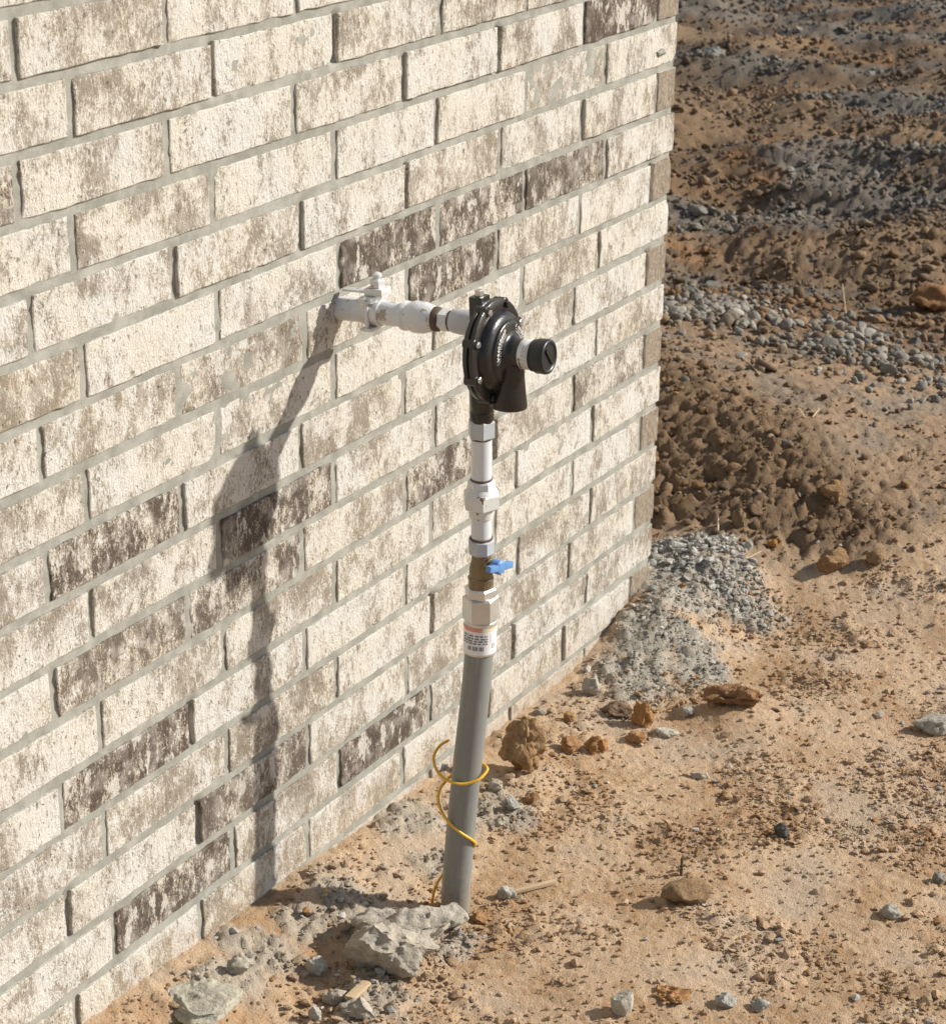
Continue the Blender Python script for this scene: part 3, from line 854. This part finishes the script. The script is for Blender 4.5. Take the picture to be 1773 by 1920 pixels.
rock('grey_pebble', 1012, 1341, 26, 14, STN, 31, 'flat grey pebble close to the wall above the big clod', 'stone', lump=.12, cuts=2)
rock('dark_pebble', 1465, 1574, 31, 30, (.11, .105, .10), 32, 'single dark charcoal pebble on the open sand', 'stone', .9, .18, 3)
rock('clay_clod', 1287, 1702, 102, 52, (.33, .215, .115), 33, 'flat domed brown clod on the open sand', 'clod', .55, .18, 3, rough=.12)
rock('pale_stone', 1166, 1910, 44, 46, (.48, .46, .41), 34, 'smooth off-white flat stone at the bottom edge', 'stone', .9, .12, 3, rough=.03, flat_top=True)
rock('grey_slab', 1750, 1384, 84, 40, (.42, .40, .36), 35, 'flat grey stone slab cut by the right edge', 'stone', .7, .2, 6, flat_top=True)
rock('grey_pebble', 1669, 1728, 40, 30, (.38, .37, .335), 36, 'light grey rounded pebble lower right on the sand', 'stone', .8, .15, 3)
rock('grey_pebble', 1760, 1660, 28, 24, (.27, .265, .25), 37, 'blue-grey pebble near the right edge', 'stone', .8, .15, 3)
rock('pale_stone', 1312, 1462, 38, 17, (.50, .45, .37), 38, 'flattened whitish chip in the middle of the sand', 'stone', .7)
rock('pale_stone', 926, 1487, 34, 28, (.46, .42, .36), 39, 'angular pale chip in the shade of the big clay clod', 'stone', .7)
rock('mortar_chunk', 955, 1527, 44, 32, (.36, .36, .345), 40, 'cluster-like dark grey chunk below the big clay clod', 'mortar', .7, .5)
rock('clay_clod', 998, 1513, 30, 26, (.38, .22, .11), 41, 'orange clod right of the dark grey chunk', 'clod')
rock('pale_stone', 1337, 112, 48, 26, (.30, .30, .28), 42, 'light grey stone far off near the top of the wall corner', 'stone')
rock('clay_clod', 1752, 594, 100, 66, (.28, .15, .07), 43, 'big orange clod at the right edge in the far ground', 'clod', .8)
rock('clay_clod', 1560, 1082, 66, 48, (.33, .20, .10), 44, 'large brown clod at the near foot of the spoil bank', 'clod')
rock('clay_clod', 1640, 1068, 38, 36, (.31, .205, .11), 45, 'rounded clod right of the large brown one', 'clod')
rock('clay_clod', 1384, 994, 30, 42, (.27, .18, .105), 46, 'tall brown clod on the dark side of the spoil bank', 'clod', .8)
rock('clay_clod', 1562, 944, 54, 32, (.29, .18, .09), 47, 'brown clod with a deep shadow on the spoil bank', 'clod')
rock('pale_stone', 1272, 1036, 42, 22, (.47, .47, .45), 48, 'pale stone behind the mortar heap by the wall corner', 'stone')
rock('clay_clod', 1447, 1030, 22, 18, (.46, .22, .07), 49, 'small bright orange clod in the dark spoil', 'clod')
rock('clay_clod', 1640, 606, 50, 20, (.27, .17, .10), 50, 'flat brown clod on the far tan ground', 'clod')
rock('pale_stone', 950, 1690, 40, 26, (.43, .42, .39), 51, 'grey stone at the end of the wood splinter', 'stone')
rock('clay_clod', 905, 1735, 46, 26, (.42, .24, .11), 52, 'orange clod on the ground right of the riser pipe base', 'clod')
rock('grey_pebble', 1360, 1895, 44, 30, (.38, .375, .36), 54, 'grey stone at the bottom edge right of the orange patch', 'stone')
rock('grey_pebble', 1425, 1900, 40, 26, (.36, .36, .35), 55, 'right-hand grey stone of the pair at the bottom edge', 'stone')
rock('clay_clod', 1262, 1886, 80, 26, (.43, .235, .10), 56, 'bright orange crumbly patch at the bottom edge', 'clod', .8, .4, 2, rough=.25, sub=5)

def stick(name, pts, r, mat, label, cat):
    P = [np.array(p, float) for p in pts]
    vs, fs = tube(spline(P, 10), r, 6)
    o = link(name, mesh(name, vs, fs, True, 60), mat, None)
    return tag(o, label, cat)
def lie(*pp, lift=.003):
    out = []
    for q in pp:
        p = gplace(q[0], q[1]); out.append(p + np.array([0, 0, lift + (q[2] if len(q) > 2 else 0)]))
    return out
b0 = gplace(1276, 1640)
stick('twig', [b0 - [0, 0, .01], b0 + [0, 0, .012], b0 + [.003, .001, .027]], .0022, M['thread'], 'short brown twig standing upright in the sand', 'twig')
stick('grass_blade', lie((1345, 985, .012), (1348, 1010), (1375, 1028)), .0016, M['straw'], 'curled straw blade on the dark spoil bank', 'grass')
stick('grass_blade', lie((1400, 1050), (1425, 1042, .006)), .0013, M['straw'], 'short straw blade behind the mortar heap', 'grass')
stick('grass_blade', lie((1576, 565, .045), (1582, 585, .016), (1587, 602)), .0013, M['straw'], 'tall pale straw blade standing in the far ground', 'grass')
stick('grass_blade', lie((1480, 780), (1495, 778, .01), (1508, 786)), .0016, M['straw'], 'arched straw blade in front of the pebble drift', 'grass')
stick('grass_blade', lie((1380, 665), (1410, 690), (1423, 706)), .0020, M['straw'], 'long straw blade lying on the pebble drift', 'grass')
stick('grass_blade', lie((1522, 785), (1535, 775, .008)), .0014, M['straw'], 'short straw blade right of the arched one', 'grass')
stick('grass_blade', lie((1283, 702), (1322, 712)), .0016, M['straw'], 'straw blade near the wall at the pebble drift', 'grass')
def splinter(px0, py0, px1, py1, w, label):
    a = gplace(px0, py0); b = gplace(px1, py1); n = b - a; L = np.linalg.norm(n); n /= L
    u = np.cross([0, 0, 1], n); u /= np.linalg.norm(u); k = np.cross(n, u)
    vs, fs = box((a + b) / 2 + np.array([0, 0, .004]), L, w, .006, ax=[n, u, k], bevel=.0015)
    vs = [v + np.array([0, 0, .002]) * math.sin(40 * (v[0] + v[1])) for v in vs]
    return tag(link('wood_splinter', mesh('wood_splinter', vs, fs, True, 40), M['wood'], None), label, 'wood')
splinter(965, 1678, 1040, 1658, .008, 'pale wood splinter on the sand right of the riser pipe')
splinter(655, 1880, 688, 1845, .014, 'short tan wood offcut under the rugged mortar lump')

# ------------------------------------------------------------------ the gas riser with its regulator
DW = 0.227                                     # the upright stands this far from the wall
RP = [(740, 903), (783, 903), (860, 902), (930, 902.5), (1000, 902), (1060, 902), (1100, 901), (1162, 900.6), (1218, 898.6)]
def up(py):
    px = np.interp(py, [a for a, b in RP], [b for a, b in RP]); return hit(px, py, 1, -DW)
LOW = [(1205, 899, .227), (1270, 894, .2262), (1350, 885.5, .224), (1430, 876.5, .221), (1510, 868, .217), (1580, 861.5, .213), (1650, 856, .2095), (1712, 853, .206), (1790, 851, .204)]
low = [hit(px, py, 1, -d) for py, px, d in LOW]
base = low[-2]
riser = tag(empty('gas_riser', (base[0], base[1], float(ground_z(np.array([base[0]]), np.array([base[1]]))[0]))),
            'gas riser of grey and white pipe with brass valve and round black regulator', 'gas riser')
def part(name, vf, mat, parent=riser, sharp=35, label=None):
    o = link(name, mesh(name, vf[0], vf[1], True, sharp), mat, parent)
    if label: o['label'] = label
    return o
def R_(wpx, p): return wpx / 2 / ppm(p)
def between(py0, py1):
    a, b = up(py1), up(py0)                    # from lower to upper
    n = b - a; L = np.linalg.norm(n); return a, n / L, L
def cyl(py0, py1, w, w2=None, seg=40):
    a, n, L = between(py0, py1); r = R_(w, a); r2 = R_(w2 or w, a)
    c = min(.0008, L * .2)
    return lathe(a, n, [(0, r - c), (c, r), (L - c, r2), (L, r2 - c)], seg)
def hexpx(py0, py1, w, ch=.0016, rot=.35, sides=6):
    a, n, L = between(py0, py1); return hexa(a, n, L, R_(w, a) * 1.04, ch, rot, hint=(1, 0, 0), sides=sides)

riser_axis = spline(low, 40)
part('polyethylene_pipe', tube(riser_axis, [R_(54.5, p) for p in riser_axis], 40), M['poly'])
# steel transition fitting with its sticker
fit = part('transition_fitting', cyl(1160, 1221, 61), M['zinc'])
part('hex_nut', hexpx(1116, 1161, 66, .0022, .55), M['zinc'], fit)
a0, n0, L0 = between(1117, 1163)
part('seam_ring', cyl(1159, 1164, 58), M['black_paint'], fit)
part('lock_nut', hexpx(1099, 1118, 59, .0022, .25), M['zinc'], fit)
def wrap(py0, py1, t0, t1, w, lift, seg=24):
    """patch on the cylinder between two pixel heights; angle 0 faces the camera, + to the right"""
    a, n, L = between(py0, py1); r = R_(w, a) + lift
    vw = a - CAM; vw = vw - n * (vw @ n); vw /= np.linalg.norm(vw)
    rt = np.cross(vw, n)
    vs, fs = [], []
    for i in range(seg + 1):
        t = math.radians(t0 + (t1 - t0) * i / seg)
        d = -vw * math.cos(t) + rt * math.sin(t)
        vs += [a + d * r, a + n * L + d * r]
    for i in range(seg):
        fs.append((2 * i, 2 * i + 2, 2 * i + 3, 2 * i + 1))
    return vs, fs
part('sticker', wrap(1168, 1217, -118, 100, 61, .0004, 40), M['label'], fit)
part('red_band', wrap(1167.5, 1174, -95, 8, 61, .0007), M['label_red'], fit)
part('straw_band', wrap(1167.5, 1174, 8, 66, 61, .0007), M['label_yellow'], fit)
rl = random.Random(4)
pieces = []
for row, py in enumerate([1181.5, 1186.5, 1191, 1195.5]):
    t = -68.0
    while t < 26:
        dt = rl.uniform(3, 17)
        if row < 3 or rl.random() < .8: pieces.append(wrap(py - 1.2, py + 1.2, t, min(t + dt, 28), 61, .0010, 3))
        t += dt + rl.uniform(2.5, 7)
tag(part('fine_print', join(*pieces), M['label_ink'], fit), kind='stuff')
pieces = []; t = -42.0
for g in range(13):
    dt = [2.6, 4.2, 1.6][g % 3]
    if g not in (3, 8): pieces.append(wrap(1201, 1208.5, t, t + dt, 61, .0008, 2))
    t += dt + 1.7
tag(part('barcode', join(*pieces), M['label_ink'], fit), kind='stuff')
pieces = [wrap(1197, 1198, 48, 58, 61, .0008, 3), wrap(1204, 1205, 48, 58, 61, .0008, 3), wrap(1197, 1205, 47, 49, 61, .0008, 2), wrap(1197, 1205, 57, 59, 61, .0008, 2), wrap(1178, 1196, 39, 40, 61, .0008, 2)]
part('approval_mark', join(*pieces), M['label_ink'], fit)
# brass stop valve
a1, n1, L1 = between(1036, 1101)
vr = R_(46, a1)
valve = part('stop_valve', lathe(a1, n1, [(0, vr * .9), (.001, vr), (.0115, vr), (.0125, vr * 1.06), (.0155, vr * 1.06), (.017, vr * .96), (.024, vr * .98), (.032, vr * .92), (.040, vr * .80), (L1, vr * .78)], 40), M['brass'])
part('body_hex', hexpx(1082, 1099, 46, .001, .3), M['brass'], valve)
stem_o = up(1053)
sdir = np.array([-.12, -1.0, .0]); sdir /= np.linalg.norm(sdir)
part('stem_boss', lathe(stem_o, sdir, [(0, .010), (.016, .0095), (.017, .007), (.021, .007)], 24), M['brass'], valve)
hub = stem_o + sdir * .020
handle = part('handle', lathe(hub, sdir, [(0, .0085), (.001, .0098), (.012, .0098), (.0145, .0075), (.0150, .004)], 28), M['blue'], valve)
wd = np.cross(sdir, [0, 0, 1]); wd /= np.linalg.norm(wd)
wd = wd * .93 + np.array([0, 0, .16]); wd /= np.linalg.norm(wd)
if wd @ B[:, 0] < 0: wd = -wd
ku = np.cross(wd, sdir); ku /= np.linalg.norm(ku)
for s_ in (-1, 1):
    L_ = .018
    v_, f_ = box(hub + sdir * .0105 + wd * s_ * (.0165), L_, .0085, .0085, ax=[wd, np.cross(ku, wd), ku], bevel=.0016)
    v_ = [q + ku * (0.16 * ((q - hub) @ wd) * s_) * -.25 for q in v_]
    part('wing', (v_, f_), M['blue'], handle)
# white painted pipework above the valve
part('hex_bush', hexpx(1009, 1037, 49, .0022, .2, sides=8), M['hex_grey'])
part('thread_ring', cyl(1006, 1011, 44), M['thread'])
part('pipe_nipple', cyl(966, 1008, 38.5), M['white_paint'])
uni = part('union_tail', cyl(948, 969, 46, 50), M['chipped_paint'])
part('thread_ring', cyl(964, 969, 41), M['thread'])
part('union_nut', hexpx(921, 951, 70, .0026, .1), M['chipped_paint'], uni)
part('union_collar', cyl(912, 923, 60, 50), M['chipped_paint'], uni)
part('union_hex', hexpx(899, 917, 50, .0018, .5), M['white_paint'], uni)
part('thread_ring', cyl(895, 900, 42), M['thread'])
part('pipe_nipple', cyl(820, 897, 39), M['white_paint'])
part('thread_ring', cyl(818, 823, 41), M['thread'])
part('hex_coupling', hexpx(786, 820, 51, .0022, .15), M['hex_grey'])

# ---- the line back to the wall
E0 = hit(640, 578, 1, 0.0); E1 = hit(887, 606, 1, -0.2)
pv = (E1 - E0) / .2
def along(px): return E0 + pv * (.2 * (px - 640) / 247.0)
pn_ = pv / np.linalg.norm(pv)
def seg_l(px0, px1):
    a, b = along(px0), along(px1); return a, np.linalg.norm(b - a)
def lcyl(px0, px1, prof, seg=40):
    a, L = seg_l(px0, px1); return lathe(a, pn_, [(t * L, r) for t, r in prof], seg)
part('wall_pipe', lathe(E0 - pn_ * .05, pn_, [(0, .0158), (.05 + np.linalg.norm(along(765) - E0), .0158)], 48), M['grey_paint'])
part('bell_reducer', lcyl(758, 822, [(0, .0178), (.03, .0196), (.12, .0198), (.16, .0186), (.22, .0186), (.36, .0213), (.62, .0209), (.84, .0175), (.97, .0160), (1, .0148)], 48), M['grey_paint'])
part('thread_ring', lcyl(813, 829, [(0, .0152), (.3, .0166), (.75, .0160), (1, .0138)]), M['thread'])
a, L = seg_l(827, 847); part('hex_bush', hexa(a, pn_, L, .0146, .0015, .3), M['grey_paint'])
part('thread_ring', lcyl(845, 852, [(0, .0134), (1, .0134)]), M['thread'])
out_boss = lcyl(849, 915, [(0, .0138), (.03, .0150), (.22, .0166), (.9, .0166), (1, .015)])

# grounding clamp round the wall pipe
cc = along(703); sx = np.array([1.0, 0, 0]); up_ = np.cross(sx, pn_); up_ = up_ if up_[2] > 0 else -up_
clamp = part('pipe_clamp', box(cc + up_ * .0200, .042, .020, .008, ax=[sx, pn_, up_], bevel=.0025), M['galv'])
part('lower_jaw', box(cc - up_ * .0192, .046, .017, .0042, ax=[sx, pn_, up_], bevel=.0012), M['galv'], clamp)
for s_ in (-1, 1):
    part('clamp_bolt', tube([cc + sx * s_ * .0185 - up_ * .020, cc + sx * s_ * .0185 + up_ * .021], .0031, 14), M['galv'], clamp)
    part('bolt_head', lathe(cc + sx * s_ * .0185 + up_ * .0200 - pn_ * .0, up_, [(0, .0062), (.002, .0064), (.004, .005), (.0052, .002)], 20), M['galv'], clamp)
part('jaw_saddle', lathe(cc - pn_ * .013, pn_, [(0, .0175), (.001, .0182), (.025, .0182), (.026, .0175)], 40), M['galv'], clamp)
bb = along(712)
part('ground_lug', join(box(along(680) + up_ * .0275, .014, .050, .0028, ax=[sx, pn_, up_], bevel=.0008), box(bb + up_ * .0295, .024, .027, .010, ax=[sx, pn_, up_], bevel=.0018)), M['galv'], clamp)
part('lug_hex', hexa(bb + up_ * .0335, up_, .012, .0105, .0016, .2, hint=(1, 0, 0)), M['galv'], clamp)
part('lug_screw', lathe(bb + up_ * .0452, up_, [(0, .0046), (.002, .0046), (.0035, .0066), (.0068, .0064), (.0092, .0034), (.0098, .001)], 20), M['galv'], clamp)

# ---- regulator
NX = pn_.copy()                                # it looks straight out from the wall
D = hit(924, 657, 1, -.246)
ra, rb, _ = frame(NX)                          # ra sideways, rb up
reg = part('regulator', lathe(D - NX * .026, NX, [(0, .020), (.002, .030), (.006, .044), (.012, .055), (.0175, .060), (.0185, .0622)], 56), M['black_paint'], label='round black gas pressure regulator with cast lettering and capped bonnet')
def rpart(name, vf, mat='black_paint', sharp=40): return part(name, vf, M[mat], reg, sharp)
rpart('flange', lathe(D - NX * .0085, NX, [(0, .0615), (.0012, .0655), (.0065, .0665), (.0078, .0650), (.0085, .0632), (.0092, .0650), (.0105, .0668), (.0150, .0664), (.0166, .0640), (.0168, .0540)], 72))
rpart('bonnet', lathe(D + NX * .0075, NX, [(0, .0545), (.0006, .0530), (.0040, .0520), (.0085, .0500), (.0115, .0468), (.0130, .0432), (.0136, .0412), (.0144, .0408), (.0158, .0406), (.0168, .0398), (.0176, .0380), (.0184, .0300), (.0194, .0250), (.0214, .0222), (.0250, .0205), (.0295, .0192), (.0345, .0186), (.0370, .0186)], 64))
for k in range(8):
    t = math.radians(22.5 + 45 * k)
    c = D + (ra * math.cos(t) + rb * math.sin(t)) * .0600
    part('ear', lathe(c - NX * .0088 + (ra * math.cos(t) + rb * math.sin(t)) * .002, NX, [(0, .0060), (.0008, .0068), (.0165, .0068), (.0172, .0060)], 20), M['black_paint'], reg)
    part('bolt', hexa(c + NX * .0084, NX, .0040, .0046, .0008, t), M['bolt'] if k % 2 == 0 or k == 3 else M['black_paint'], reg)
rpart('inlet_boss', lathe(up(790), up(742) - up(790), [(0, .0150), (.001, .0158), (.014, .0158), (.0155, .0150), (.0165, .0156), (np.linalg.norm(up(742) - up(790)) + .012, .0165)], 36))
rpart('body_block', box(D - NX * .020 + rb * -.008, .024, .020, .070, ax=[ra, NX, rb], bevel=.005))
rpart('outlet_boss', out_boss, 'hex_grey')
rpart('vent_block', box(D - NX * .017 + rb * .052, .022, .019, .036, ax=[ra, NX, rb], bevel=.0018))
rpart('seal_screw', hexa(D - NX * .017 + rb * .0695, rb, .0085, .0062, .001, .2, hint=(1, 0, 0)), 'bolt')
# drip-lip vent under the bonnet
vt = D + NX * .0255 - rb * .010; vbm = D + NX * .0235 - np.array([0, 0, .0715])
vd = vbm - vt; vl = np.linalg.norm(vd); vd /= vl
rpart('vent', lathe(vt, vd, [(0, .0170), (vl * .35, .0188), (vl * .7, .0218), (vl * .96, .0246), (vl, .0244), (vl - .0005, .0225), (vl * .75, .0190)], 48, hint=NX))
rpart('vent_web', lathe(D + NX * .006 - rb * .008, -rb, [(0, .020), (.02, .023), (.046, .020), (.050, .018)], 32, squash=1.0))
# label band and closing cap on the neck
CE = .0435
rpart('neck_band', lathe(D + NX * CE, NX, [(0, .0189), (.0005, .0192), (.0150, .0192), (.0155, .0189)], 48, cap=False), 'label')
rpart('neck', lathe(D + NX * (CE - .004), NX, [(0, .0184), (.024, .0184)], 40))
cap_ = rpart('cap', lathe(D + NX * (CE + .0150), NX, [(0, .0200), (.0006, .0205), (.0060, .0206), (.0070, .0222), (.0195, .0224), (.0215, .0216), (.0225, .0198), (.0222, .0180), (.0205, .0165), (.0205, .0010)], 56), 'black_cap')
rpart('cap_slot', box(D + NX * (CE + .0365), .026, .0026, .0035, ax=[ra * .6 + rb * -.8, NX, ra * .8 + rb * .6], bevel=.0006), 'black_cap')
# print on the neck band
def band(s0, s1, t0, t1, r, seg=6):
    vs, fs = [], []
    for i in range(seg + 1):
        t = math.radians(t0 + (t1 - t0) * i / seg); d = ra * math.cos(t) + rb * math.sin(t)
        vs += [D + NX * (CE + s0) + d * r, D + NX * (CE + s1) + d * r]
    for i in range(seg): fs.append((2 * i, 2 * i + 1, 2 * i + 3, 2 * i + 2))
    return vs, fs
lw = -ra if (-ra) @ np.array([-1.0, 0, 0]) > 0 else ra
sg = 1 if ra[0] < 0 else -1                    # angle of the side that faces the camera
t_c = 0 if sg == 1 else 180
def bandc(s0, s1, u0, u1, r=.01945): return band(s0, s1, t_c - sg * u0, t_c - sg * u1, r)
pieces = [bandc(.0014, .0050, 0, 52)]
for j in range(4):
    u = -52.0
    while u < 50:
        du = rl.uniform(3, 12); pieces.append(bandc(.0064 + j * .0019, .0070 + j * .0019, u, u + du)); u += du + 4
tag(rpart('band_print', join(*pieces), 'label_ink'), kind='stuff')
rpart('band_mark', bandc(.0024, .0040, 8, 16, .0196), 'ink')

def text_arc(txt, size, radius, centre_deg, lift, clockwise=True, s_off=.0):
    """cast lettering bent round the regulator axis"""
    cu = bpy.data.curves.new('lettering', 'FONT'); cu.body = txt; cu.size = size; cu.extrude = .0004; cu.offset = .00018; cu.align_x = 'CENTER'; cu.space_character = 1.06
    o = bpy.data.objects.new('lettering', cu); COL.objects.link(o)
    dg = bpy.context.evaluated_depsgraph_get()
    me = bpy.data.meshes.new_from_object(o.evaluated_get(dg)); bpy.data.objects.remove(o)
    co = np.array([v.co[:] for v in me.vertices]); fs = [tuple(p.vertices) for p in me.polygons]
    bpy.data.meshes.remove(me)
    out = []
    # seen from outside, right of the regulator is +x' and up is rb
    xr = np.cross(rb, NX) * 1.0
    for x_, y_, z_ in co:
        t = math.radians(centre_deg) - x_ / radius
        rr = radius + y_
        d = xr * math.cos(t) + rb * math.sin(t)
        out.append(D + NX * (lift + z_) + d * rr)
    return out, fs
rpart('lettering', text_arc('LV4403B66F', .0082, .0312, 152, .0260), 'ink')
# small raised marks of the lines that cannot be read
def ticks(radius, hgt, d0, d1, lift, n, seed):
    r_ = random.Random(seed); xr = np.cross(rb, NX); P = []
    for i in range(n):
        if r_.random() < .12: continue
        t = math.radians(d0 + (d1 - d0) * (i + .5) / n); d = xr * math.cos(t) + rb * math.sin(t); e = np.cross(NX, d)
        P.append(box(D + NX * lift + d * radius, hgt * r_.uniform(.6, 1), .0005, radius * math.radians(abs(d1 - d0)) / n * r_.uniform(.4, .75), ax=[d, NX, e]))
    return join(*P)
tag(rpart('fine_lettering', join(ticks(.0285, .0016, 190, 112, .0262, 22, 1), ticks(.0352, .0042, 66, -2, .0258, 11, 2), ticks(.0310, .0018, 64, 4, .0261, 18, 3), ticks(.0280, .0022, 62, 8, .0262, 11, 4)), 'ink'), kind='stuff')

# ------------------------------------------------------------------ yellow tracer wire round the riser
def off(px, py, dep):
    """point seen at a pixel, dep metres nearer to the camera than the pipe's axis there"""
    d_ = np.interp(py, [a for a, b, c in LOW], [c for a, b, c in LOW]); pxa = np.interp(py, [a for a, b, c in LOW], [b for a, b, c in LOW])
    p = hit(pxa, py, 1, -d_); dist = np.linalg.norm(p - CAM)
    return CAM + ray(px, py) * (dist - dep)
pw = [(842, 1387, -.021), (826, 1397, -.014), (815, 1412, -.004), (813, 1428, .004), (821, 1448, .014), (840, 1464, .022), (869, 1470, .0245), (896, 1462, .021), (910, 1449, .010), (913, 1440, .002), (903, 1432, -.012),
      (880, 1428, -.022), (856, 1444, -.022), (837, 1463, -.016), (826, 1477, -.008), (821, 1497, .000), (827, 1520, .010), (842, 1543, .020), (866, 1563, .0235), (884, 1575, .019), (890, 1583, .009), (878, 1598, -.010),
      (850, 1620, -.022), (828, 1642, -.018), (816, 1664, -.014), (811, 1685, -.012), (808, 1712, -.010)]
wp = spline([off(*q) for q in pw], 170)
vs, fs = tube(wp, .0021, 10)
wire = link('tracer_wire', mesh('tracer_wire', vs, fs, True, 80), M['wire'], None)
tag(wire, 'thin yellow tracer wire coiled loosely round the grey riser pipe', 'wire')
